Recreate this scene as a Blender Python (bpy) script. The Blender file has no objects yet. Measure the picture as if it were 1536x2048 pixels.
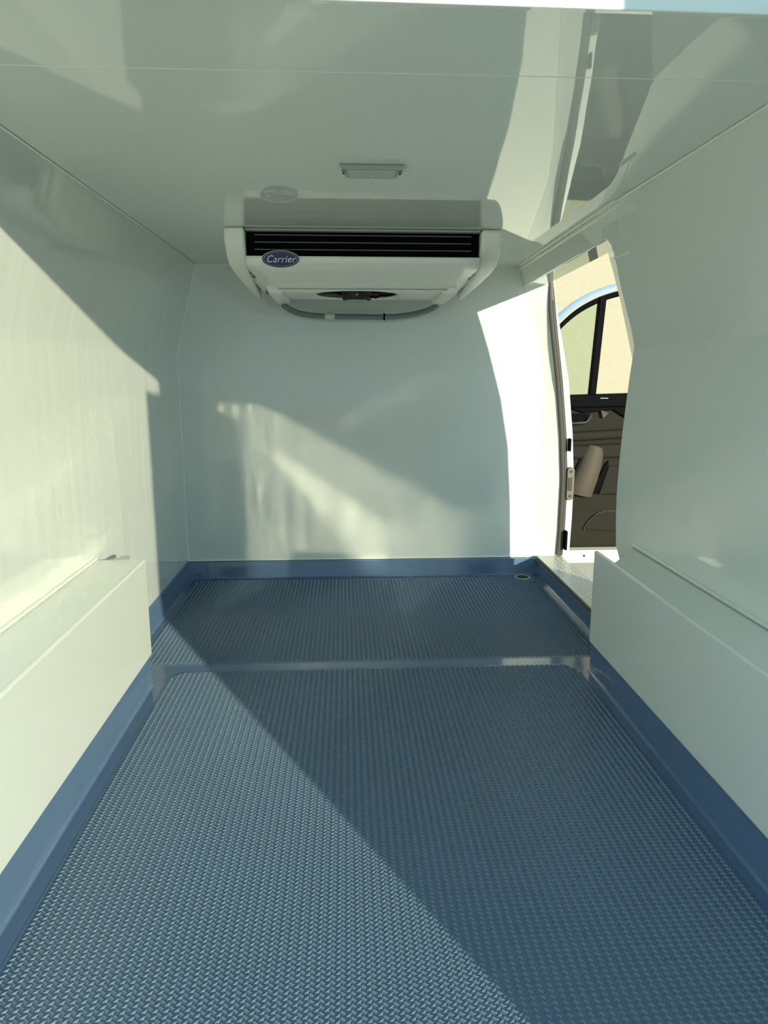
import bpy, bmesh, math, random
from mathutils import Vector, Matrix
random.seed(7)
SC = bpy.context.scene
COL = SC.collection
R = math.radians

# ------------------------------------------------------------------ camera
# X right, Y towards the bulkhead, Z up; load floor at z = 0, camera a step behind the van
F_PX, VP = 1420.0, (692.0, 742.0)
pitch = math.atan((1024 - VP[1]) / F_PX)
yaw = math.atan((768 - VP[0]) / math.hypot(F_PX, 1024 - VP[1]))
fw = Vector((math.sin(yaw) * math.cos(pitch), math.cos(yaw) * math.cos(pitch), -math.sin(pitch)))
rt = Vector((math.cos(yaw), -math.sin(yaw), 0))
up = rt.cross(fw)
cam_d = bpy.data.cameras.new('camera')
cam = bpy.data.objects.new('camera', cam_d)
COL.objects.link(cam)
cam_d.sensor_fit = 'VERTICAL'
cam_d.sensor_height = 36.0
cam_d.sensor_width = 27.0
cam_d.lens = F_PX / 2048 * 36.0
cam_d.clip_start = 0.02
m = Matrix((rt, up, -fw)).transposed().to_4x4()
m.translation = Vector((0, 0, 0.88))
cam.matrix_world = m
SC.camera = cam

# ------------------------------------------------------------------ sky, sun, exposure
SUN_DIR = Vector((-0.543, 1.0, -0.233)).normalized()      # low sun from behind, on the right
w = bpy.data.worlds.new('sky')
SC.world = w
w.use_nodes = True
bg = w.node_tree.nodes['Background']
bg.inputs['Color'].default_value = (0.53, 0.83, 1.0, 1)
bg.inputs['Strength'].default_value = 1.05
sun_d = bpy.data.lights.new('sun', 'SUN')
sun_d.energy = 5.5
sun_d.color = (1.0, 0.95, 0.70)
sun_d.angle = R(0.6)
sun = bpy.data.objects.new('sun', sun_d)
COL.objects.link(sun)
sun.rotation_mode = 'QUATERNION'
sun.rotation_quaternion = SUN_DIR.to_track_quat('-Z', 'Y')
sun.location = (3, -6, 4)

SC.view_settings.view_transform = 'Standard'
SC.view_settings.look = 'None'
SC.view_settings.exposure = 0.18
SC.view_settings.gamma = 1.0
SC.view_settings.use_curve_mapping = False
cy = SC.cycles
cy.use_denoising = True
cy.max_bounces = 9
cy.diffuse_bounces = 6
cy.glossy_bounces = 4
cy.caustics_reflective = True
cy.blur_glossy = 0.0
cy.sample_clamp_indirect = 100.0
cy.use_guiding = True
cy.guiding_training_samples = 64
cy.use_adaptive_sampling = True
cy.adaptive_threshold = 0.05
cy.adaptive_min_samples = 24

# ------------------------------------------------------------------ materials
def mat(name, col, rough=0.4, metal=0.0, ior=1.5, spec=0.5, bump=None, var=None, coat=0.0):
    """bump = (scale xyz, strength, distance, detail); var = (scale, amount) for slight colour unevenness"""
    M = bpy.data.materials.new(name)
    M.use_nodes = True
    nt = M.node_tree
    b = nt.nodes['Principled BSDF']
    b.inputs['Base Color'].default_value = (*col, 1)
    b.inputs['Roughness'].default_value = rough
    b.inputs['Metallic'].default_value = metal
    b.inputs['IOR'].default_value = ior
    b.inputs['Specular IOR Level'].default_value = spec
    b.inputs['Coat Weight'].default_value = coat
    b.inputs['Coat Roughness'].default_value = min(rough, 0.085)
    if bump or var:
        tc = nt.nodes.new('ShaderNodeTexCoord')
    if var:
        nz = nt.nodes.new('ShaderNodeTexNoise')
        nz.inputs['Scale'].default_value = var[0]
        nz.inputs['Detail'].default_value = 6
        nt.links.new(tc.outputs['Object'], nz.inputs['Vector'])
        mx = nt.nodes.new('ShaderNodeMix')
        mx.data_type = 'RGBA'
        mx.inputs[6].default_value = (*[c * (1 - var[1]) for c in col], 1)
        mx.inputs[7].default_value = (*[min(1, c * (1 + var[1])) for c in col], 1)
        nt.links.new(nz.outputs['Fac'], mx.inputs[0])
        nt.links.new(mx.outputs[2], b.inputs['Base Color'])
    if bump:
        mp = nt.nodes.new('ShaderNodeMapping')
        mp.inputs['Scale'].default_value = bump[0]
        nz2 = nt.nodes.new('ShaderNodeTexNoise')
        nz2.inputs['Scale'].default_value = 1.0
        nz2.inputs['Detail'].default_value = bump[3]
        bp = nt.nodes.new('ShaderNodeBump')
        bp.inputs['Strength'].default_value = bump[1]
        bp.inputs['Distance'].default_value = bump[2]
        nt.links.new(tc.outputs['Object'], mp.inputs['Vector'])
        nt.links.new(mp.outputs[0], nz2.inputs['Vector'])
        nt.links.new(nz2.outputs['Fac'], bp.inputs['Height'])
        nt.links.new(bp.outputs['Normal'], b.inputs['Normal'])
    return M

GEL = (0.68, 0.715, 0.665)
M = {}
M['gel'] = mat('gelcoat_white', GEL, 0.08, ior=1.55, bump=((5, 5, 5), 0.25, 0.003, 1))
M['gel_left'] = mat('gelcoat_wavy', GEL, 0.085, ior=1.65, coat=0.5, bump=((3, 15, 2.2), 1.0, 0.0016, 1))
M['gel_ceiling'] = mat('gelcoat_ceiling', GEL, 0.02, ior=1.6, bump=((7, 3, 7), 0.10, 0.003, 1))
M['gel_back'] = mat('gelcoat_bulkhead', GEL, 0.06, bump=((5, 5, 5), 0.2, 0.003, 1))
M['blue'] = mat('blue_gelcoat', (0.09, 0.15, 0.25), 0.10, bump=((14, 14, 14), 0.1, 0.002, 2), var=(9, 0.06))
M['tread'] = mat('blue_tread', (0.095, 0.146, 0.205), 0.30, var=(5, 0.08))
M['frame'] = mat('door_frame_sky_tint', (0.42, 0.48, 0.56), 0.12, metal=0.5)  # blue-grey of the reflected sky put into the frame colour
M['bead'] = mat('sealant_bead', (0.80, 0.84, 0.76), 0.3)
M['white_paint'] = mat('white_body_paint', (0.83, 0.84, 0.80), 0.15, coat=0.5)
M['plastic'] = mat('white_plastic', (0.88, 0.88, 0.81), 0.35, bump=((90, 90, 90), 0.05, 0.001, 2))
M['black'] = mat('black_plastic', (0.003, 0.003, 0.004), 0.6, spec=0.03)
M['dark_metal'] = mat('dark_coil', (0.012, 0.012, 0.012), 0.5)
M['tube'] = mat('coil_tube_grey', (0.17, 0.17, 0.16), 0.4, metal=0.3)
M['steel'] = mat('zinc_steel', (0.11, 0.105, 0.085), 0.45, metal=0.2)
M['grey_plastic'] = mat('grey_lamp_plastic', (0.36, 0.38, 0.36), 0.35)
M['lens'] = mat('lamp_lens', (0.42, 0.45, 0.43), 0.15)
M['rubber'] = mat('door_seal_rubber', (0.055, 0.05, 0.042), 0.55)
M['alu'] = mat('aluminium_tread_plate', (0.60, 0.58, 0.52), 0.34, metal=0.35, bump=((200, 200, 200), 0.3, 0.001, 0))
M['hose'] = mat('ribbed_drain_hose', (0.17, 0.235, 0.24), 0.25)
M['clear'] = mat('hose_joint', (0.62, 0.63, 0.56), 0.25)
M['badge_blue'] = mat('badge_blue', (0.006, 0.008, 0.105), 0.3)
M['badge_white'] = mat('badge_white', (0.80, 0.82, 0.80), 0.4)
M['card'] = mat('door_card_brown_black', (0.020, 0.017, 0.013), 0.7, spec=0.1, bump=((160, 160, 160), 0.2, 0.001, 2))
M['card_sunlit'] = mat('door_card_sunlit_tan', (0.07, 0.056, 0.042), 0.6, spec=0.2)  # lighter copy of the card colour, with the sunlight painted in
M['concrete'] = mat('concrete_ground', (0.46, 0.415, 0.33), 0.9, var=(3.5, 0.12), bump=((40, 40, 40), 0.3, 0.01, 4))
M['render'] = mat('beige_rendered_wall', (0.41, 0.36, 0.275), 0.95, var=(14, 0.06), bump=((22, 22, 22), 0.4, 0.01, 6))

g = bpy.data.materials.new('green_tint_glass')
g.use_nodes = True
nt = g.node_tree
nt.nodes.remove(nt.nodes['Principled BSDF'])
tr = nt.nodes.new('ShaderNodeBsdfTransparent'); tr.inputs['Color'].default_value = (0.84, 0.90, 0.82, 1)
gl = nt.nodes.new('ShaderNodeBsdfGlossy'); gl.inputs['Roughness'].default_value = 0.02
fr = nt.nodes.new('ShaderNodeFresnel'); fr.inputs['IOR'].default_value = 1.45
mx = nt.nodes.new('ShaderNodeMixShader')
nt.links.new(fr.outputs[0], mx.inputs[0]); nt.links.new(tr.outputs[0], mx.inputs[1]); nt.links.new(gl.outputs[0], mx.inputs[2])
nt.links.new(mx.outputs[0], nt.nodes['Material Output'].inputs['Surface'])
M['glass'] = g

# ------------------------------------------------------------------ helpers
ORG = {}
def org(p):
    return ORG.get(p.name, Vector((0, 0, 0))) if p else Vector((0, 0, 0))

def link(name, me, material, parent=None):
    o = bpy.data.objects.new(name, me)
    COL.objects.link(o)
    if material:
        me.materials.append(M[material])
    if parent:
        o.parent = parent
        ORG[o.name] = org(parent)
    return o

def mesh(name, verts, faces, material, parent=None, smooth=None, bevel=0, seg=2, solid=None):
    """verts in world coordinates"""
    og = org(parent)
    me = bpy.data.meshes.new(name)
    me.from_pydata([tuple(Vector(v) - og) for v in verts], [], faces)
    bm = bmesh.new(); bm.from_mesh(me)
    bmesh.ops.recalc_face_normals(bm, faces=bm.faces)
    bm.to_mesh(me); bm.free()
    if smooth is not None:
        me.shade_smooth()
        me.set_sharp_from_angle(angle=R(smooth))
    o = link(name, me, material, parent)
    if solid is not None:
        s = o.modifiers.new('thickness', 'SOLIDIFY'); s.thickness = abs(solid); s.offset = 1 if solid > 0 else -1
    if bevel:
        b = o.modifiers.new('edge', 'BEVEL'); b.width = bevel; b.segments = seg; b.limit_method = 'ANGLE'; b.angle_limit = R(32)
    return o

BF = [(0, 1, 2, 3), (7, 6, 5, 4), (0, 4, 5, 1), (1, 5, 6, 2), (2, 6, 7, 3), (3, 7, 4, 0)]
def boxv(x0, x1, y0, y1, z0, z1):
    return [(x0, y0, z0), (x1, y0, z0), (x1, y1, z0), (x0, y1, z0), (x0, y0, z1), (x1, y0, z1), (x1, y1, z1), (x0, y1, z1)]
def box(name, x0, x1, y0, y1, z0, z1, material, parent=None, bevel=0.0, seg=2):
    return mesh(name, boxv(x0, x1, y0, y1, z0, z1), BF, material, parent, bevel=bevel, seg=seg)

def prism(name, poly, axis, a, b, material, parent=None, bevel=0, seg=2, smooth=None):
    """poly: 2D points in the two other axes (in xyz order), extruded from a to b along axis"""
    def P(p, t):
        q = [p[0], p[1]]; q.insert(axis, t); return tuple(q)
    n = len(poly)
    v = [P(p, a) for p in poly] + [P(p, b) for p in poly]
    f = [tuple(range(n)), tuple(range(2 * n - 1, n - 1, -1))] + [(i, (i + 1) % n, n + (i + 1) % n, n + i) for i in range(n)]
    return mesh(name, v, f, material, parent, bevel=bevel, seg=seg, smooth=smooth)

def tube(name, pts, rad, material, parent=None, n=10, caps=True, squash=None):
    pts = [Vector(p) for p in pts]
    rads = rad if isinstance(rad, (list, tuple)) else [rad] * len(pts)
    v, f = [], []
    nrm = None
    for i, p in enumerate(pts):
        t = (pts[min(i + 1, len(pts) - 1)] - pts[max(i - 1, 0)]).normalized()
        if nrm is None:
            nrm = t.orthogonal().normalized()
        nrm = (nrm - t * nrm.dot(t)).normalized()
        bn = t.cross(nrm)
        for k in range(n):
            a = 2 * math.pi * k / n
            d = nrm * math.cos(a) + bn * math.sin(a)
            if squash:
                d = Vector((d.x * squash[0], d.y * squash[1], d.z * squash[2]))
            v.append(p + d * rads[i])
    for i in range(len(pts) - 1):
        for k in range(n):
            f.append((i * n + k, i * n + (k + 1) % n, (i + 1) * n + (k + 1) % n, (i + 1) * n + k))
    if caps:
        f.append(tuple(range(n))); f.append(tuple((len(pts) - 1) * n + k for k in range(n)))
    return mesh(name, v, f, material, parent, smooth=50)

def disc(name, c, axis, rad, depth, material, parent=None, n=24, rad2=None, bevel=0):
    """short cylinder centred at c along axis vector"""
    c = Vector(c); ax = Vector(axis).normalized(); u = ax.orthogonal().normalized(); w_ = ax.cross(u)
    r2 = rad if rad2 is None else rad2
    v = [c - ax * depth / 2 + (u * math.cos(2 * math.pi * k / n) + w_ * math.sin(2 * math.pi * k / n)) * rad for k in range(n)]
    v += [c + ax * depth / 2 + (u * math.cos(2 * math.pi * k / n) + w_ * math.sin(2 * math.pi * k / n)) * r2 for k in range(n)]
    f = [tuple(range(n)), tuple(range(n, 2 * n))] + [(k, (k + 1) % n, n + (k + 1) % n, n + k) for k in range(n)]
    return mesh(name, v, f, material, parent, smooth=40, bevel=bevel)

def ring(name, c, axis, r0, r1, depth, material, parent=None, n=40, sx=1.0):
    c = Vector(c); ax = Vector(axis).normalized(); u = ax.orthogonal().normalized(); w_ = ax.cross(u)
    v, f = [], []
    for k in range(n):
        a = 2 * math.pi * k / n
        d = u * math.cos(a) + w_ * math.sin(a)
        for rr, dd in ((r0, -0.5), (r1, -0.5), (r1, 0.5), (r0, 0.5)):
            v.append(c + d * rr + ax * depth * dd)
    for k in range(n):
        a, b = 4 * k, 4 * ((k + 1) % n)
        for j in range(4):
            f.append((a + j, a + (j + 1) % 4, b + (j + 1) % 4, b + j))
    return mesh(name, v, f, material, parent, smooth=40)

def tag(o, label, cat=None, kind=None, group=None):
    o['label'] = label
    if cat: o['category'] = cat
    if kind: o['kind'] = kind
    if group: o['group'] = group
    return o

def empty(name, loc, label, cat, kind='thing', group=None):
    o = bpy.data.objects.new(name, None)
    COL.objects.link(o)
    o.location = loc
    o.empty_display_size = 0.05
    ORG[o.name] = Vector(loc)
    return tag(o, label, cat, kind, group)

def struct(o, label=None):
    o['kind'] = 'structure'
    if label: o['label'] = label
    return o

def lerp(a, b, t): return a + (b - a) * t

# ------------------------------------------------------------------ surroundings
struct(mesh('ground', [(-25, -25, -0.55), (25, -25, -0.55), (25, 25, -0.55), (-25, 25, -0.55)], [(0, 1, 2, 3)], 'concrete'),
       'sunlit beige concrete ground outside the van')
struct(box('building_wall', -4, 14, 8.0, 8.25, -0.55, 4.6, 'render'), 'beige rendered building wall outside beyond the cab door')

# ------------------------------------------------------------------ load floor
YR = 0.70                     # rear edge of the load floor
YB = 3.01                     # bulkhead
ZC = 1.30                     # ceiling
floor = struct(box('floor', -0.74, 0.86, YR, 3.05, -0.05, 0.0, 'blue'), 'glossy dark blue moulded load floor with raised tread')

# tread field: two panels of small slanted bars in alternating columns
def in_rear(x, y):
    if not (-0.522 < x < 0.685 and YR + 0.02 < y < 2.005): return False
    r = 0.06
    for cx, sx in ((-0.522 + r, -1), (0.685 - r, 1)):
        if (x - cx) * sx > 0 and y > 2.005 - r and math.hypot(x - cx, y - (2.005 - r)) > r: return False
    return True
def in_front(x, y):
    if not (-0.638 < x < 0.80 and 2.068 < y < 2.945): return False
    if x > 0.66 and y > 2.945 - (x - 0.66) * 0.55: return False
    return True
CW, CH = 0.0150, 0.0102
BAR = []
for s in (1, -1):
    L, W, H = 0.0058, 0.0018, 0.0027
    a = R(38) * s
    d = Vector((math.cos(a), math.sin(a), 0)); nn = Vector((-math.sin(a), math.cos(a), 0))
    base = [d * L, d * L * 0.7 + nn * W, -d * L * 0.7 + nn * W, -d * L, -d * L * 0.7 - nn * W, d * L * 0.7 - nn * W]
    topv = [d * L * 0.62 + Vector((0, 0, H)), -d * L * 0.62 + Vector((0, 0, H))]
    BAR.append((base + topv, [(0, 1, 6), (1, 2, 7, 6), (2, 3, 7), (3, 4, 7), (4, 5, 6, 7), (5, 0, 6)]))
cells = []
ny = int((2.95 - YR) / CH) + 1
nx = int(1.5 / CW) + 1
for j in range(ny):
    for i in range(nx):
        for s in (0, 1):
            x = -0.65 + i * CW + s * CW / 2
            y = YR + j * CH + s * CH / 2
            if in_rear(x, y) or in_front(x, y):
                cells.append((x, y, s))
def in_view(x, y):
    q = Vector((x, y, -0.88)); z = q.dot(fw)
    if z <= 0: return False
    return abs(q.dot(rt) / z * F_PX) < 760 and abs(q.dot(up) / z * F_PX) < 1020
order = sorted(range(len(cells)), key=lambda k: (not in_view(cells[k][0], cells[k][1]), cells[k][0] ** 2 + cells[k][1] ** 2))
single = set(order[:300])
bar_me = []
for s in (0, 1):
    me = bpy.data.meshes.new('tread_bar'); me.from_pydata([tuple(v) for v in BAR[s][0]], [], BAR[s][1])
    me.materials.append(M['tread']); bar_me.append(me)
V, Fc = [], []
for k, (x, y, s) in enumerate(cells):
    if k in single:
        o = bpy.data.objects.new('tread_bar', bar_me[s]); COL.objects.link(o); o.parent = floor; o.location = (x, y, 0.0006)
    else:
        n0 = len(V)
        V += [(v.x + x, v.y + y, v.z + 0.0006) for v in BAR[s][0]]
        Fc += [tuple(n0 + q for q in f) for f in BAR[s][1]]
me = bpy.data.meshes.new('tread_field'); me.from_pydata(V, [], Fc)
tf = link('tread_field', me, 'tread', floor); tf['kind'] = 'stuff'

def rounded(x0, x1, y0, y1, r, corners, n=6):
    """corners: set of 'a'(x1,y1) 'b'(x0,y1)"""
    p = [(x0, y0), (x1, y0)]
    p += [(x1 - r + r * math.cos(t), y1 - r + r * math.sin(t)) for t in [math.pi / 2 * k / n for k in range(n + 1)]] if 'a' in corners else [(x1, y1)]
    p += [(x0 + r + r * math.cos(t), y1 - r + r * math.sin(t)) for t in [math.pi / 2 + math.pi / 2 * k / n for k in range(n + 1)]] if 'b' in corners else [(x0, y1)]
    return p
prism('tread_mat', rounded(-0.528, 0.691, YR + 0.01, 2.011, 0.062, 'ab'), 2, -0.001, 0.0007, 'tread', floor)
prism('tread_mat', [(-0.644, 2.062), (0.806, 2.062), (0.806, 2.87), (0.66, 2.951), (-0.644, 2.951)], 2, -0.001, 0.0007, 'tread', floor)

# floor drain in the front corner
dr = empty('floor_drain', (0.757, 2.935, 0), 'small round metal floor drain in the blue floor near the side door', 'drain')
ring('drain_rim', (0.757, 2.935, 0.0018), (0, 0, 1), 0.027, 0.034, 0.004, 'lens', dr)
disc('drain_bowl', (0.757, 2.935, 0.0008), (0, 0, 1), 0.027, 0.0012, 'black', dr)
for k in range(5):
    x = 0.757 + (k - 2) * 0.010
    hl = math.sqrt(0.027 ** 2 - ((k - 2) * 0.010) ** 2)
    box('grate_bar', x - 0.0018, x + 0.0018, 2.935 - hl, 2.935 + hl, 0.0012, 0.0034, 'steel', dr)

# ------------------------------------------------------------------ blue upstands
def kerb(name, pts, h, th, label, cap=True, shift=0.0):
    """upstand along pts (x, y, inward normal nx, ny) with a small cove at its foot"""
    prof = [(-th, 0.0), (-th, h), (-0.002 - shift, h), (-shift, h - 0.003), (0, 0.006), (0.002, 0.002), (0.006, 0.0)]
    v, f = [], []
    n = len(prof)
    for (x, y, nx_, ny_) in pts:
        for (a, z) in prof:
            v.append((x + nx_ * a, y + ny_ * a, z))
    for i in range(len(pts) - 1):
        for k in range(n):
            f.append((i * n + k, i * n + (k + 1) % n, (i + 1) * n + (k + 1) % n, (i + 1) * n + k))
    f.append(tuple(range(n))); f.append(tuple((len(pts) - 1) * n + k for k in range(n)))
    return struct(mesh(name, v, f, 'blue', smooth=40), label)
kerb('baseboard_left', [(-0.562, YR, 1, 0), (-0.562, 1.925, 1, 0.0)], 0.092, 0.05, 'blue moulded upstand along the foot of the sunlit wheel arch box')
kerb('baseboard_left_front', [(-0.672, 1.90, 1, 0), (-0.672, 2.995, 1, 0)], 0.078, 0.05, 'short blue upstand between the sunlit wheel arch box and the bulkhead', shift=0.012)
kerb('baseboard_right', [(0.717, 1.955, -1, 0), (0.717, YR, -1, 0)], 0.092, 0.05, 'blue moulded upstand along the foot of the shaded wheel arch box')
kerb('baseboard_right_front', [(0.836, 2.995, -1, 0), (0.836, 1.94, -1, 0)], 0.062, 0.06, 'blue upstand under the aluminium side door sill plate')
kerb('baseboard_back', [(-0.70, 2.985, 0, -1), (0.86, 2.985, 0, -1)], 0.072, 0.06, 'blue upstand along the foot of the bulkhead')

# ------------------------------------------------------------------ walls
def xl(z): return -0.69 if z < 0.95 else -0.69 + (z - 0.95) * 0.093 / 0.35
def xr(z): return 0.84 if z < 0.95 else 0.84 - (z - 0.95) * 0.16 / 0.35

YE = 0.86                     # rear edge of the body
prof = [(-0.69, -0.02), (-0.69, 0.93), (-0.688, 0.95), (-0.683, 0.972), (-0.597, 1.30), (-0.585, 1.34), (-0.72, 1.40), (-0.80, 0.95), (-0.80, -0.02)]
wl = struct(prism('wall_left', prof, 1, YE - 0.12, 3.06, 'gel_left', smooth=30), 'glossy white lining wall, mostly sunlit, cranked inwards near the top')

# right wall lining, open towards the side door
low = [(YE - 0.12, 0.0), (YE - 0.12, 0.95), (2.086, 0.95), (2.106, 0.86), (2.122, 0.77), (2.133, 0.70), (2.143, 0.60), (2.147, 0.50), (2.140, 0.42), (2.125, 0.34), (2.05, 0.27), (2.0, 0.0)]
upp = [(YE - 0.12, 1.34), (YE - 0.12, 0.95), (2.086, 0.95), (2.063, 0.996), (2.045, 1.055), (2.026, 1.115), (2.004, 1.165), (1.992, 1.195), (1.991, 1.213), (2.000, 1.226), (2.02, 1.231), (2.02, 1.34)]
V = [(xr(z), y, z) for y, z in low]; n1 = len(V)
V += [(xr(z), y, z) for y, z in upp if not (abs(z - 0.95) < 1e-6)]
# shared crease vertices: indices 1 and 2 of the lower polygon
ui = []
k = n1
for y, z in upp:
    if abs(z - 0.95) < 1e-6:
        ui.append(1 if y < 1.5 else 2)
    else:
        ui.append(k); k += 1
wr = mesh('wall_right', V, [tuple(range(n1)), tuple(ui)], 'gel')
bm = bmesh.new(); bm.from_mesh(wr.data)
for f in bm.faces:
    f.normal_update()
    if f.normal.x > 0: f.normal_flip()
bm.to_mesh(wr.data); bm.free()
s = wr.modifiers.new('thickness', 'SOLIDIFY'); s.thickness = 0.012; s.offset = -1
b = wr.modifiers.new('edge', 'BEVEL'); b.width = 0.003; b.segments = 2; b.limit_method = 'ANGLE'; b.angle_limit = R(40)
struct(wr, 'glossy white lining wall in shade with the side door cut-out')

# header over the side door, meeting the wall lining in a seam
hv = []
for y in (2.016, 2.3, 2.6, 2.9, 3.02):
    sh = 0.028 * (y - 1.87) / 1.14
    zb = 1.231 - 0.012 * (y - 2.0)
    xb, xt = xr(zb) + sh * (zb - 1.1) / 0.2, xr(1.34) + sh * 1.2
    hv += [(xb, y, zb), (xt, y, 1.34), (xt + 0.16, y, 1.34), (xb + 0.092, y, zb + 0.008)]
hf = [(4 * i + k, 4 * i + (k + 1) % 4, 4 * i + 4 + (k + 1) % 4, 4 * i + 4 + k) for i in range(4) for k in range(4)] + [(0, 1, 2, 3), (16, 17, 18, 19)]
hd = mesh('door_header', hv, hf, 'gel_ceiling', wr, bevel=0.004)
# small ledge moulded into the lining at the cut-out corner, seam and ridge over the arch
prism('moulded_ledge', [(1.895, 1.178), (1.992, 1.178), (1.992, 1.183), (1.897, 1.1835)], 0, xr(1.18) - 0.006, xr(1.18) + 0.02, 'bead', wr, bevel=0.001)
tube('panel_seam', [(xr(1.297) - 0.0005, 1.868, 1.297), (xr(1.24), 1.895, 1.24), (xr(1.2), 1.915, 1.20)], 0.0015, 'gel', wr, n=6)

# bulkhead
bk = [(-0.76, -0.02), (0.86, -0.02), (0.848, 0.93), (0.725, 1.34), (-0.76, 1.34)]
wb = struct(prism('wall_back', bk, 1, YB, YB + 0.05, 'gel_back'), 'glossy white bulkhead wall at the far end with patches of reflected sun')
tube('sealant_bead', [(-0.688, YB - 0.002, 0.08), (-0.688, YB - 0.002, 0.95), (-0.597, YB - 0.002, 1.298)], 0.0028, 'bead', wb, n=6)
tube('sealant_bead', [(-0.597, YB - 0.002, 1.298), (0.70, YB - 0.002, 1.298)], 0.0028, 'bead', wb, n=6)
tube('sealant_bead', [(-0.688, YB - 0.003, 0.076), (0.838, YB - 0.003, 0.076)], 0.003, 'bead', wb, n=6)

# ceiling: main sheet, slightly lower sheet at the rear, sunlit end face
ce = struct(box('ceiling', -0.72, 0.80, 1.10, 3.06, ZC, ZC + 0.05, 'gel_ceiling'), 'mirror-glossy white ceiling panel')
rp = [(YE, 1.2722), (YE + 0.010, 1.2722), (YE + 0.016, 1.296), (1.116, 1.2975), (1.116, 1.33), (YE, 1.42)]
rear = prism('rear_panel', rp, 0, -0.72, 0.80, 'gel_ceiling', ce, bevel=0.0015)
for v in rear.data.vertices:
    if v.co.z < 1.28: v.co.z -= 0.0065 * v.co.x           # the lip hangs a little lower on one side
tube('sealant_bead', [(-0.59, 1.117, 1.2985), (0.69, 1.117, 1.2985)], 0.0012, 'bead', ce, n=6)
tube('sealant_bead', [(-0.596, 1.12, 1.297), (-0.596, 3.0, 1.297)], 0.002, 'bead', ce, n=6)
tube('sealant_bead', [(0.679, 1.12, 1.297), (0.679, 1.87, 1.297)], 0.0025, 'bead', ce, n=6)
# double ridge of trim above the side door
t1 = mesh('trim_1', [(0.672, 1.865, 1.3), (0.672, 1.865, 1.294), (0.680, 1.865, 1.294), (0.680, 1.865, 1.3), (0.697, 3.0, 1.3), (0.697, 3.0, 1.294), (0.705, 3.0, 1.294), (0.705, 3.0, 1.3)],
          BF, 'bead', bevel=0.001)
struct(t1, 'thin white trim strip where ceiling meets the side door header')
mesh('trim_ridge', [(0.683, 1.865, 1.298), (0.683, 1.865, 1.284), (0.690, 1.865, 1.284), (0.690, 1.865, 1.298), (0.708, 3.0, 1.298), (0.708, 3.0, 1.284), (0.715, 3.0, 1.284), (0.715, 3.0, 1.298)],
     BF, 'bead', t1, bevel=0.001)

# outer roof skin keeps the daylight out above the lining
struct(prism('roof', [(-0.80, 1.33), (0.80, 1.33), (0.72, 1.46), (0, 1.49), (-0.72, 1.46)], 1, YE + 0.01, 3.2, 'white_paint'), 'white van roof skin over the lining')

# ------------------------------------------------------------------ side door pillar with rubber seal
rowz = [0.086, 0.25, 0.42, 0.62, 0.84, 0.98, 1.12, 1.20, 1.255, 1.33]
def interp(tab, z):
    for (z0, a), (z1, b_) in zip(tab, tab[1:]):
        if z <= z1: return lerp(a, b_, max(0, (z - z0) / (z1 - z0)))
    return tab[-1][1]
seal_tab = [(0.0, 0.924), (0.2, 0.932), (0.42, 0.933), (0.62, 0.918), (0.84, 0.891), (1.0, 0.866), (1.12, 0.848), (1.24, 0.838), (1.3, 0.842)]
corn_tab = [(0.0, 0.84), (0.93, 0.838), (1.30, 0.712)]
V, Fc = [], []
for z in rowz:
    c_, s_ = interp(corn_tab, z), interp(seal_tab, z)
    fl = interp([(0.0, 0.048), (0.84, 0.044), (1.0, 0.034), (1.12, 0.025), (1.24, 0.014), (1.34, 0.013)], z)
    V += [(c_ - 0.004, YB - 0.001, z), (lerp(c_, s_, .45), YB - 0.010, z), (s_ - 0.012, YB - 0.026, z), (s_ + 0.012, YB - 0.028, z), (s_ + fl, YB - 0.018, z), (s_ + fl + 0.002, YB + 0.12, z), (c_ - 0.004, YB + 0.12, z)]
for i in range(len(rowz) - 1):
    for k in range(7):
        Fc.append((i * 7 + k, i * 7 + (k + 1) % 7, (i + 1) * 7 + (k + 1) % 7, (i + 1) * 7 + k))
Fc.append(tuple(range(7))); Fc.append(tuple((len(rowz) - 1) * 7 + k for k in range(7)))
pil = struct(mesh('wall_pillar', V, Fc, 'gel_back', smooth=30), 'white sunlit door pillar beside the bulkhead')
# striker plate
def capsule2d(cx, cz, hw, hh, n=8):
    p = []
    for k in range(n + 1):
        a = math.pi * k / n
        p.append((cx + hw * math.cos(a), cz + hh - hw + hw * math.sin(a)))
    for k in range(n + 1):
        a = math.pi + math.pi * k / n
        p.append((cx + hw * math.cos(a), cz - hh + hw + hw * math.sin(a)))
    return p
sx = interp(seal_tab, 0.41) + 0.024
sp = prism('striker_plate', capsule2d(sx, 0.405, 0.0165, 0.072), 1, YB - 0.046, YB - 0.028, 'steel', pil, bevel=0.003)
box('striker_slot', sx - 0.012, sx + 0.006, YB - 0.0475, YB - 0.045, 0.375, 0.432, 'dark_metal', sp, bevel=0.001)
for z in (0.458, 0.352):
    disc('screw', (sx, YB - 0.047, z), (0, 1, 0), 0.006, 0.004, 'dark_metal', sp, n=10)
box('check_pad', 0.941, 0.952, YB - 0.062, YB - 0.03, 0.115, 0.20, 'black', pil, bevel=0.003)
box('check_pad', 0.940, 0.950, YB - 0.055, YB - 0.03, 0.545, 0.60, 'black', pil, bevel=0.003)

V = []
pts = []
for k in range(37):
    z = 0.086 + (1.262 - 0.086) * k / 36
    pts.append((interp(seal_tab, z), YB - 0.030, z))
sl = tube('door_seal', pts, [0.0155] * 33 + [0.014, 0.012, 0.009, 0.004], 'rubber', n=14, squash=(1, 0.4, 1))
tag(sl, 'dark rubber seal strip running up the white side door pillar', 'door seal', 'thing')
tube('seal_bulb', [(x + 0.004, y - 0.003, z) for x, y, z in pts[:34]], 0.005, 'rubber', sl, n=8)

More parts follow.
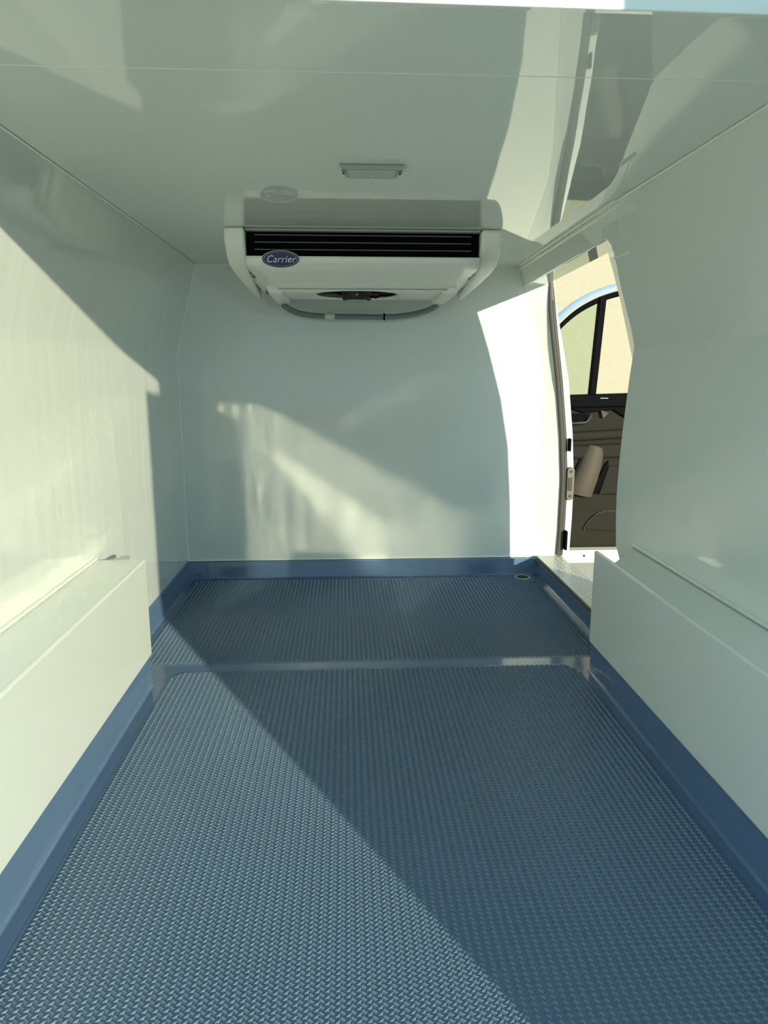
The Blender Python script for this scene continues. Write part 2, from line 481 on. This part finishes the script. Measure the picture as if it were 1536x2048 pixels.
# ------------------------------------------------------------------ wheel arch boxes
ZA = 0.372
def arch(name, xf, xw, yend, label, diag=None):
    e = empty(name, ((xf + xw) / 2, 1.3, 0.09), label, 'wheel arch')
    s_ = 1 if xf > xw else -1
    # facing panel with a soft rolled edge at the top, 12 mm thick
    box('facing_panel', min(xf, xf - s_ * 0.012), max(xf, xf - s_ * 0.012), YR, yend, 0.093, ZA, 'gel', e, bevel=0.005, seg=3)
    if diag:
        poly = [(xf - s_ * 0.004, YR), (xf - s_ * 0.004, diag[0]), (xw, diag[1]), (xw, YR)]
    else:
        poly = [(xf - s_ * 0.004, YR), (xf - s_ * 0.004, yend), (xw, yend), (xw, YR)]
    box('rear_panel', min(xf - s_ * 0.006, xw), max(xf - s_ * 0.006, xw), YR + 0.001, YR + 0.012, 0.0, ZA - 0.003, 'gel', e)
    prism('top_panel', poly, 2, ZA - 0.014, ZA - 0.001, 'gel', e, bevel=0.002)
    return e
al = arch('wheel_arch_box', -0.556, -0.6895, 1.925, 'boxed wheel arch lit bright by the sun, below the sunlit wall')
box('end_panel', -0.6895, -0.568, 1.905, 1.925, 0.0, ZA - 0.014, 'gel', al)
prism('notch_shade', [(-0.652, ZA), (-0.60, ZA), (-0.60, ZA + 0.010), (-0.62, ZA + 0.010)], 1, 1.921, 1.9235, 'tube', al)  # grey wedge drawn in for the shadow under the arch top's edge
ar = arch('wheel_arch_box', 0.711, 0.8395, 1.957, 'boxed wheel arch in shade, below the wall with the side door', diag=(1.815, 1.99))
# ridges where the box tops run into the walls
tube('joint_ridge', [(0.838, YR, ZA + 0.006), (0.838, 1.985, ZA + 0.006)], 0.005, 'gel', ar, n=8)
tube('joint_ridge', [(-0.688, YR, ZA + 0.004), (-0.688, 1.92, ZA + 0.004)], 0.005, 'gel', al, n=8)

# ------------------------------------------------------------------ aluminium sill plate
sp = empty('sill_plate', (0.89, 2.5, 0.062), 'aluminium tread plate capping the side door sill, sunlit', 'sill plate')
box('tread_plate', 0.834, 0.937, 1.99, 2.985, 0.078, 0.084, 'alu', sp, bevel=0.001)
box('inner_flange', 0.830, 0.835, 1.99, 2.985, 0.060, 0.084, 'alu', sp)
V, Fc = [], []
for j in range(50):
    for i in range(5):
        cx_, cy_ = 0.846 + i * 0.0195, 2.0 + j * 0.0195
        a = R(45) if (i + j) % 2 else R(-45)
        n0 = len(V)
        for lx, ly, lz in ((0.009, 0, 0), (0, 0.0028, 0), (-0.009, 0, 0), (0, -0.0028, 0), (0, 0, 0.0016)):
            V.append((cx_ + lx * math.cos(a) - ly * math.sin(a), cy_ + lx * math.sin(a) + ly * math.cos(a), 0.0842 + lz))
        Fc += [(n0, n0 + 1, n0 + 4), (n0 + 1, n0 + 2, n0 + 4), (n0 + 2, n0 + 3, n0 + 4), (n0 + 3, n0, n0 + 4)]
pt = mesh('plate_tread', V, Fc, 'alu', sp); pt['kind'] = 'stuff'
nb = 0
for k in range(120):
    y = 2.0 + k * 0.0082
    nb += 1
me = bpy.data.meshes.new('flange_rib'); me.from_pydata(boxv(-0.0012, 0.0012, -0.002, 0.002, -0.008, 0.008), [], BF); me.materials.append(M['tube'])
for k in range(nb):
    o = bpy.data.objects.new('flange_rib', me); COL.objects.link(o); o.parent = sp
    o.location = Vector((0.829, 2.0 + k * 0.0082, 0.071)) - org(sp)
struct(box('side_sill', 0.85, 0.936, 1.9, 3.0, -0.35, 0.06, 'white_paint'), 'white van side sill below the tread plate')

# ------------------------------------------------------------------ ceiling evaporator unit
ev = empty('evaporator_unit', (0.06, 2.57, 1.15), 'white ceiling-mounted refrigeration evaporator with black coil slot and blue oval badge', 'cooling unit')
capprof = [(2.243, 1.299), (2.247, 1.268), (2.262, 1.240), (2.290, 1.212), (2.335, 1.192), (2.42, 1.180), (2.60, 1.166), (2.86, 1.150), (2.90, 1.156), (2.905, 1.299)]
def end_cap(xo, xi, so):
    """xo outer x, xi inner x at the front; the cap narrows and drifts inwards towards the bulkhead"""
    V, Fc = [], []
    n = len(capprof)
    for (y, z) in capprof:
        t = max(0, (y - 2.30) / 0.6) * (1 if z < 1.29 else 0.6)
        o_ = xo - so * (0.018 * t)
        i_ = xi - so * (0.004 - 0.028 * t)
        V += [(o_ - so * 0.006, y + 0.006 if z > 1.2 else y, z + (0.006 if z < 1.25 else 0)), (i_, y, z)]
    for k in range(n):
        j = (k + 1) % n
        Fc.append((2 * k, 2 * j, 2 * j + 1, 2 * k + 1))
    Fc.append(tuple(2 * k for k in range(n))); Fc.append(tuple(2 * k + 1 for k in range(n)))
    return mesh('end_cap', V, Fc, 'plastic', ev, smooth=30, bevel=0.012, seg=4)
cl = end_cap(-0.366, -0.302, -1)
cr = end_cap(0.486, 0.417, 1)
# chassis with dark coil
box('chassis', -0.31, 0.425, 2.315, 2.90, 1.215, 1.299, 'dark_metal', ev)
coil = box('coil_block', -0.295, 0.41, 2.285, 2.32, 1.205, 1.299, 'black', ev)
for z in (1.2835, 1.2625, 1.2415, 1.2205):
    V, Fc = [], []
    nseg = 180
    pts = []; rr = []
    for k in range(nseg + 1):
        pts.append((lerp(-0.272, 0.388, k / nseg), 2.281, z)); rr.append(0.0019 if k % 2 else 0.0013)
    tube('coil_tube', pts, rr, 'tube', coil, n=6)
box('slot_return', -0.297, 0.412, 2.262, 2.29, 1.2925, 1.2985, 'grey_plastic', ev)

# bottom cover: front lip, sloping belly, flat rear panel with the fan opening
FX, FY, FR = 0.042, 2.70, 0.147
Zp = 1.1525
rows = [(2.252, 1.2185), (2.253, 1.210), (2.262, 1.1985), (2.285, 1.189), (2.33, 1.1825), (2.44, 1.1705), (2.530, 1.1585), (2.538, 1.1535)]
V, Fc = [], []
def cov_l(y): return -0.297 + 0.055 * max(0, (y - 2.29) / 0.5)
def cov_r(y): return 0.412 - 0.055 * max(0, (y - 2.29) / 0.5)
for y, z in rows:
    V += [(lerp(cov_l(y), cov_r(y), k / 12), y, z) for k in range(13)]
for i in range(len(rows) - 1):
    for k in range(12):
        Fc.append((i * 13 + k, i * 13 + k + 1, (i + 1) * 13 + k + 1, (i + 1) * 13 + k))
cov = mesh('bottom_cover', V, Fc, 'plastic', ev, smooth=40, solid=-0.004)
# flat panel with hole
N = 64
V, Fc = [], []
x0, x1, y0, y1 = -0.262, 0.376, 2.530, 2.870
for k in range(N):
    a = 2 * math.pi * k / N
    c, s_ = math.cos(a), math.sin(a)
    V.append((FX + FR * c, FY + FR * s_, Zp + 0.004))
    V.append((FX + (FR + 0.012) * c, FY + (FR + 0.012) * s_, Zp))
    tx = ((x1 - FX) / c if c > 0 else (x0 - FX) / c) if abs(c) > 1e-6 else 1e9
    ty = ((y1 - FY) / s_ if s_ > 0 else (y0 - FY) / s_) if abs(s_) > 1e-6 else 1e9
    t = min(tx, ty)
    V.append((FX + t * c, FY + t * s_, Zp))
for k in range(N):
    j = (k + 1) % N
    Fc.append((3 * k, 3 * j, 3 * j + 1, 3 * k + 1)); Fc.append((3 * k + 1, 3 * j + 1, 3 * j + 2, 3 * k + 2))
for px, py in ((x0, y0), (x1, y0), (x1, y1), (x0, y1)):       # fill the corners
    best = sorted(range(N), key=lambda k: (V[3 * k + 2][0] - px) ** 2 + (V[3 * k + 2][1] - py) ** 2)[:2]
    V.append((px, py, Zp)); Fc.append((3 * best[0] + 2, 3 * best[1] + 2, len(V) - 1))
fp = mesh('fan_panel', V, Fc, 'plastic', ev, smooth=30, solid=-0.003)
# tongues at either side of the fan panel, where the drain hose leaves
def tongue(xc, sgn):
    P = [(xc + sgn * 0.012, 2.50), (xc - sgn * 0.034, 2.55), (xc - sgn * 0.034, 2.88)]
    cxm, r = xc - sgn * 0.008, 0.026
    for k in range(9):
        a = math.pi * k / 8
        P.append((cxm - sgn * r * math.cos(a), 2.905 + 0.026 * math.sin(a)))
    P.append((xc + sgn * 0.018, 2.72))
    return prism('cover_tongue', P, 2, 1.139, 1.175, 'plastic', ev, bevel=0.008, seg=3)
tongue(-0.250, -1)
tongue(0.372, 1)
box('rear_skirt', -0.262, 0.376, 2.862, 2.872, 1.1525, 1.25, 'plastic', ev)
# recess strips between covers and caps with screws
for sgn, xa in ((-1, -0.306), (1, 0.421)):
    V = []
    for (y, z) in ((2.335, 1.188), (2.45, 1.176), (2.60, 1.163), (2.80, 1.153)):
        xx = xa - sgn * 0.035 * (y - 2.3)
        V += [(xx + sgn * 0.012, y, z + 0.014), (xx - sgn * 0.060, y, z + 0.014)]
    mesh('side_flange', V, [(0, 1, 3, 2), (2, 3, 5, 4), (4, 5, 7, 6)], 'plastic', ev, solid=0.002)
    for (y, z) in ((2.40, 1.190), (2.455, 1.185), (2.74, 1.164)):
        disc('screw', (xa - sgn * (0.006 + 0.035 * (y - 2.3)), y, z), (0, 0.1, 1), 0.0075, 0.008, 'tube', ev, n=10)
# fan
fan = disc('fan_well', (FX, FY, 1.185), (0, 0, 1), FR, 0.012, 'black', ev, n=40)
ring('fan_shroud', (FX, FY, 1.172), (0, 0, 1), FR - 0.004, FR, 0.036, 'tube', ev)
for k in range(7):
    a0 = 2 * math.pi * k / 7
    V = []
    for r_, da, dz in ((0.05, 0.0, 0.0), (0.135, 0.12, 0.0), (0.135, 0.62, 0.014), (0.05, 0.55, 0.014)):
        V.append((FX + r_ * math.cos(a0 + da), FY + r_ * math.sin(a0 + da), 1.160 + dz))
    mesh('fan_blade', V, [(0, 1, 2, 3)], 'black', fan, solid=0.002)
disc('fan_motor', (FX, FY, 1.148), (0, 0, 1), 0.052, 0.030, 'dark_metal', ev, n=28, rad2=0.056, bevel=0.003)
disc('motor_cap', (FX, FY, 1.131), (0, 0, 1), 0.036, 0.010, 'grey_plastic', ev, n=28, rad2=0.042, bevel=0.002)
disc('motor_bolt', (FX, FY - 0.05, 1.150), (0, 1, 0), 0.004, 0.008, 'bead', ev, n=8)
tube('motor_wire', [(FX + 0.05, FY - 0.02, 1.146), (FX + 0.068, FY - 0.03, 1.140), (FX + 0.085, FY - 0.02, 1.150), (FX + 0.11, FY - 0.03, 1.149), (FX + 0.15, FY - 0.02, 1.157)], 0.0035, 'black', ev, n=6)
prism('warning_triangle', [(0.26, 2.64), (0.31, 2.64), (0.285, 2.69)], 2, Zp - 0.0006, Zp + 0.001, 'grey_plastic', ev)
# badge: blue oval with white border and script
BC = Vector((-0.192, 2.2455, 1.2085))
Bn = Vector((0, -0.985, -0.17)).normalized(); Bu = Vector((1, 0, 0)); Bv = Bu.cross(-Bn).normalized()
if Bv.z < 0: Bv = -Bv
def oval(name, a, b_, d0, d1, material, parent, n=48, inner=None):
    V, Fc = [], []
    for k in range(n):
        t = 2 * math.pi * k / n
        q = Bu * a * math.cos(t) + Bv * b_ * math.sin(t)
        V += [BC + q + Bn * d0, BC + q + Bn * d1]
        if inner: V += [BC + q * inner + Bn * d1]
    st = 3 if inner else 2
    for k in range(n):
        j = (k + 1) % n
        Fc.append((st * k, st * j, st * j + 1, st * k + 1))
        if inner: Fc.append((st * k + 1, st * j + 1, st * j + 2, st * k + 2))
    if not inner:
        Fc.append(tuple(st * k + 1 for k in range(n))); Fc.append(tuple(st * k for k in range(n)))
    return mesh(name, V, Fc, material, parent)
bd = oval('badge', 0.0565, 0.0250, -0.004, 0.0010, 'badge_white', ev)
bd['label'] = 'blue oval maker badge with white script'
oval('badge_face', 0.0552, 0.0238, -0.003, 0.0014, 'badge_blue', bd)
oval('badge_line', 0.0505, 0.0200, 0.001, 0.0018, 'badge_white', bd, inner=0.984)
tc_ = bpy.data.curves.new('badge_lettering', 'FONT')
tc_.body = 'Carrier'
tc_.size = 0.0285; tc_.shear = 0.28; tc_.align_x = 'CENTER'; tc_.align_y = 'CENTER'; tc_.space_character = 1.05
tc_.extrude = 0.0002; tc_.offset = -0.0001
to = bpy.data.objects.new('badge_lettering', tc_); COL.objects.link(to)
dg = bpy.context.evaluated_depsgraph_get()
tm = bpy.data.meshes.new_from_object(to.evaluated_get(dg))
bpy.data.objects.remove(to)
for v in tm.vertices:
    v.co = BC + Bu * v.co.x * 0.96 + Bv * (v.co.y - 0.0005) + Bn * (0.0020 + v.co.z) - org(bd)
tm.materials.clear()
tl = link('badge_lettering', tm, 'badge_white', bd)

# drain hose looping under the unit
hp = [(-0.245, 2.915, 1.137), (-0.228, 2.925, 1.124), (-0.19, 2.935, 1.107), (-0.13, 2.94, 1.097), (-0.05, 2.94, 1.0935), (0.05, 2.94, 1.0925), (0.15, 2.94, 1.0925), (0.22, 2.94, 1.096), (0.29, 2.935, 1.107), (0.335, 2.925, 1.120), (0.368, 2.915, 1.137)]
def resample(P, step):
    P = [Vector(p) for p in P]
    out = []
    for i in range(len(P) - 1):
        p0, p1, p2, p3 = P[max(i - 1, 0)], P[i], P[i + 1], P[min(i + 2, len(P) - 1)]
        n = max(1, int((p2 - p1).length / step))
        for k in range(n):
            t = k / n
            out.append(0.5 * ((2 * p1) + (p2 - p0) * t + (2 * p0 - 5 * p1 + 4 * p2 - p3) * t * t + (3 * p1 - p0 - 3 * p2 + p3) * t ** 3))
    out.append(P[-1]); return out
hpts = resample(hp, 0.0022)
ho = tube('drain_hose', hpts, [0.0118 if k % 2 else 0.0104 for k in range(len(hpts))], 'hose', n=12)
tag(ho, 'grey-blue ribbed drain hose looping under the ceiling cooling unit', 'hose', 'thing')
tube('hose_joint', [(-0.082, 2.94, 1.0945), (-0.074, 2.94, 1.0945), (-0.073, 2.94, 1.0943), (-0.052, 2.94, 1.0938), (-0.051, 2.94, 1.0938), (-0.042, 2.94, 1.0935)], [0.0125, 0.0125, 0.0145, 0.0145, 0.0125, 0.0125], 'clear', ho, n=14)
ring('cable_tie', (0.155, 2.94, 1.0925), (1, 0, 0), 0.0105, 0.0140, 0.006, 'black', ho, n=16)

# ------------------------------------------------------------------ small ceiling lamp
la = empty('ceiling_lamp', (0.058, 1.60, ZC), 'small grey rectangular courtesy lamp on the ceiling in front of the cooling unit', 'lamp')
V = [(-0.011, 1.580, 1.2995), (0.128, 1.580, 1.2995), (0.117, 1.640, 1.2995), (0.000, 1.640, 1.2995), (-0.006, 1.578, 1.290), (0.123, 1.578, 1.290), (0.113, 1.638, 1.287), (0.004, 1.638, 1.287)]
mesh('lamp_housing', V, BF, 'grey_plastic', la, bevel=0.0015)
mesh('lamp_lens', [(0.008, 1.588, 1.290), (0.109, 1.588, 1.290), (0.107, 1.634, 1.288), (0.010, 1.634, 1.288), (0.009, 1.589, 1.2862), (0.108, 1.589, 1.2862), (0.106, 1.633, 1.2840), (0.011, 1.633, 1.2840)], BF, 'lens', la, bevel=0.001)
disc('lens_dot', (0.058, 1.612, 1.2848), (0, 0, 1), 0.002, 0.001, 'bead', la, n=10)
for x in (-0.001, 0.118):
    box('clip_slot', x - 0.002, x + 0.002, 1.600, 1.607, 1.2865, 1.290, 'black', la)
    box('end_clip', x - 0.0035, x + 0.0035, 1.586, 1.596, 1.2865, 1.291, 'tube', la, bevel=0.0008)

# ------------------------------------------------------------------ open cab door seen through the side opening
cd = empty('cab_door', (1.55, 4.34, -0.30), 'open front cab door with dark trim panel, seen through the side opening', 'van door')
DY = 4.30
# outer skin
box('door_skin', 1.04, 2.12, DY + 0.09, DY + 0.12, -0.30, 0.70, 'white_paint', cd, bevel=0.01)
box('bottom_rail', 1.04, 2.12, DY - 0.005, DY + 0.10, -0.318, -0.235, 'white_paint', cd, bevel=0.006)
box('rail_lip', 1.04, 2.12, DY - 0.014, DY + 0.02, -0.287, -0.279, 'white_paint', cd, bevel=0.003)
disc('rail_plug', (1.497, DY - 0.006, -0.270), (0, 1, 0), 0.008, 0.004, 'dark_metal', cd, n=14)
box('bottom_seal', 1.04, 2.12, DY + 0.0, DY + 0.08, -0.240, -0.216, 'tube', cd, bevel=0.005)
card = box('trim_panel', 1.05, 2.11, DY, DY + 0.09, -0.222, 0.66, 'card', cd, bevel=0.01)
tp = [(1.05, 0.655), (2.11, 0.672), (2.11, 0.757), (1.05, 0.728)]
prism('belt_trim', tp, 1, DY - 0.035, DY + 0.09, 'black', cd, bevel=0.012, seg=3)
prism('belt_pad', [(1.36, 0.655), (1.44, 0.628), (1.56, 0.640), (1.62, 0.648), (1.70, 0.60), (1.85, 0.60), (1.9, 0.67), (1.36, 0.67)], 1, DY - 0.02, DY + 0.05, 'black', cd, bevel=0.008)
box('belt_catch', 1.53, 1.58, DY - 0.04, DY - 0.03, 0.715, 0.722, 'tube', cd, bevel=0.002)
prism('reflector_chip', [(1.545, 0.648), (1.595, 0.630), (1.565, 0.598), (1.556, 0.606)], 1, DY - 0.024, DY + 0.01, 'card_sunlit', cd, bevel=0.002)
hr = prism('handle_recess', [(1.33, 0.560), (1.455, 0.570), (1.485, 0.625), (1.33, 0.625)], 1, DY - 0.006, DY + 0.02, 'black', cd, bevel=0.003)
tube('door_handle', [(1.34, DY - 0.016, 0.566), (1.40, DY - 0.020, 0.568), (1.455, DY - 0.022, 0.572), (1.475, DY - 0.024, 0.592), (1.488, DY - 0.022, 0.620)], [0.008, 0.010, 0.010, 0.007, 0.004], 'dark_metal', hr, n=10)
tube('handle_edge', [(1.474, DY - 0.030, 0.588), (1.488, DY - 0.028, 0.618)], 0.0022, 'steel', hr, n=6)
prism('armrest', [(1.05, 0.44), (2.11, 0.50), (2.11, 0.555), (1.40, 0.515), (1.05, 0.50)], 1, DY - 0.045, DY + 0.03, 'card', cd, bevel=0.02, seg=3)
prism('armrest_lower', [(1.05, 0.34), (2.11, 0.36), (2.11, 0.46), (1.05, 0.42)], 1, DY - 0.025, DY + 0.03, 'card', cd, bevel=0.02, seg=3)
# rounded bin front with its sunlit tone put into the colour, dark gap beside it, lower pocket
tube('bin_bulge', [(1.53, DY + 0.01, 0.41), (1.515, DY - 0.004, 0.365), (1.50, DY - 0.012, 0.31), (1.475, DY - 0.016, 0.235), (1.450, DY - 0.016, 0.170), (1.442, DY - 0.014, 0.13)], [0.060, 0.066, 0.070, 0.076, 0.080, 0.078], 'card_sunlit', cd, n=24, squash=(1, 0.75, 1))
prism('bin_gap', [(1.60, 0.32), (1.617, 0.335), (1.617, 0.28), (1.56, 0.125), (1.515, 0.125)], 1, DY - 0.012, DY + 0.02, 'black', cd)
prism('bin_flap', [(1.617, 0.30), (1.76, 0.31), (1.73, 0.20), (1.66, 0.13), (1.565, 0.125)], 1, DY - 0.018, DY + 0.02, 'card', cd, bevel=0.004)
prism('lower_trim', [(1.05, -0.20), (2.11, -0.20), (2.11, 0.128), (1.60, 0.125), (1.46, 0.135), (1.05, 0.19)], 1, DY - 0.022, DY + 0.03, 'card', cd, bevel=0.006)
lp = prism('door_pocket', [(1.478, -0.098), (1.80, -0.112), (1.80, 0.022), (1.60, 0.022), (1.56, 0.010), (1.50, -0.045)], 1, DY - 0.034, DY + 0.0, 'card', cd, bevel=0.008, seg=3)
tube('pocket_lip', [(1.70, DY - 0.034, 0.024), (1.60, DY - 0.034, 0.023), (1.555, DY - 0.034, 0.008), (1.50, DY - 0.034, -0.045), (1.478, DY - 0.034, -0.085), (1.482, DY - 0.034, -0.098)], 0.003, 'card_sunlit', lp, n=6)
# window frame, quarter light and divider
arc = resample([(1.04, 0, 0.84), (1.15, 0, 1.03), (1.302, 0, 1.205), (1.446, 0, 1.305), (1.623, 0, 1.368), (1.85, 0, 1.40), (2.06, 0, 1.405)], 0.03)
tube('window_frame', [(p.x, DY + 0.05, p.z) for p in arc], 0.026, 'frame', cd, n=14)
tube('frame_groove', [(p.x + 0.006, DY + 0.030, p.z - 0.010) for p in arc], 0.010, 'grey_plastic', cd, n=8)
tube('frame_seal', [(p.x + 0.014, DY + 0.045, p.z - 0.034) for p in arc], 0.016, 'black', cd, n=10)
tube('window_frame_rear', [(2.06, DY + 0.05, 1.405), (2.085, DY + 0.05, 1.2), (2.09, DY + 0.05, 0.72)], 0.026, 'white_paint', cd, n=12)
mesh('divider_bar', boxv(-1, 1, -1, 1, -1, 1)[:0] + [(1.486, DY + 0.02, 0.72), (1.524, DY + 0.02, 0.72), (1.524, DY + 0.07, 0.72), (1.486, DY + 0.07, 0.72),
      (1.517, DY + 0.02, 1.315), (1.557, DY + 0.02, 1.315), (1.557, DY + 0.07, 1.315), (1.517, DY + 0.07, 1.315)], BF, 'black', cd, bevel=0.004)
qv = [(1.05, 0.72), (1.50, 0.72), (1.53, 1.31)] + [(p.x, p.z - 0.02) for p in reversed(arc) if p.x < 1.50]
prism('quarter_glass', qv, 1, DY + 0.050, DY + 0.054, 'glass', cd)

# ------------------------------------------------------------------ doors standing open outside the frame of view
# right rear door, swung open about seventy degrees; its free edge bounds the sun on the floor
hinge = Vector((0.85, 0.86, 0)); free = Vector((0.592, 0.164, 0))
dv = (free - hinge); L = dv.length; dv.normalize()
nv = Vector((-dv.y, dv.x, 0))
if nv.x < 0: nv = -nv
outl = [(0, -0.10), (L, -0.10), (L, 1.362), (L - 0.11, 1.362), (L - 0.11, 1.47), (0, 1.47)]
V = [tuple(hinge + dv * u + Vector((0, 0, z))) for u, z in outl] + [tuple(hinge + dv * u + nv * 0.05 + Vector((0, 0, z))) for u, z in outl]
n = len(outl)
d1 = mesh('door_1', V, [tuple(range(n)), tuple(range(2 * n - 1, n - 1, -1))] + [(i, (i + 1) % n, n + (i + 1) % n, n + i) for i in range(n)], 'white_paint')
struct(d1, 'white rear van door standing open')
# sliding side door pushed back along the van flank
tab = [(-0.20, 1.015), (0.24, 1.024), (0.45, 1.016), (0.70, 0.998), (0.90, 0.962), (1.10, 0.905), (1.20, 0.872), (1.30, 0.836)]
V, Fc = [], []
for y in (1.15, 2.38):
    for z, x in tab:
        V.append((x, y, z))
nt_ = len(tab)
for k in range(nt_ - 1):
    Fc.append((k, k + 1, nt_ + k + 1, nt_ + k))
d2 = mesh('door_2', V, Fc, 'white_paint', smooth=40)
bm = bmesh.new(); bm.from_mesh(d2.data)
for f in bm.faces:
    f.normal_update()
    if f.normal.x < 0: f.normal_flip()
bm.to_mesh(d2.data); bm.free()
s = d2.modifiers.new('thickness', 'SOLIDIFY'); s.thickness = 0.035; s.offset = 1
struct(d2, 'white sliding side door pushed open along the van flank')
box('door_latch', 1.012, 1.035, 2.375, 2.392, 0.50, 0.58, 'black', d2, bevel=0.003)
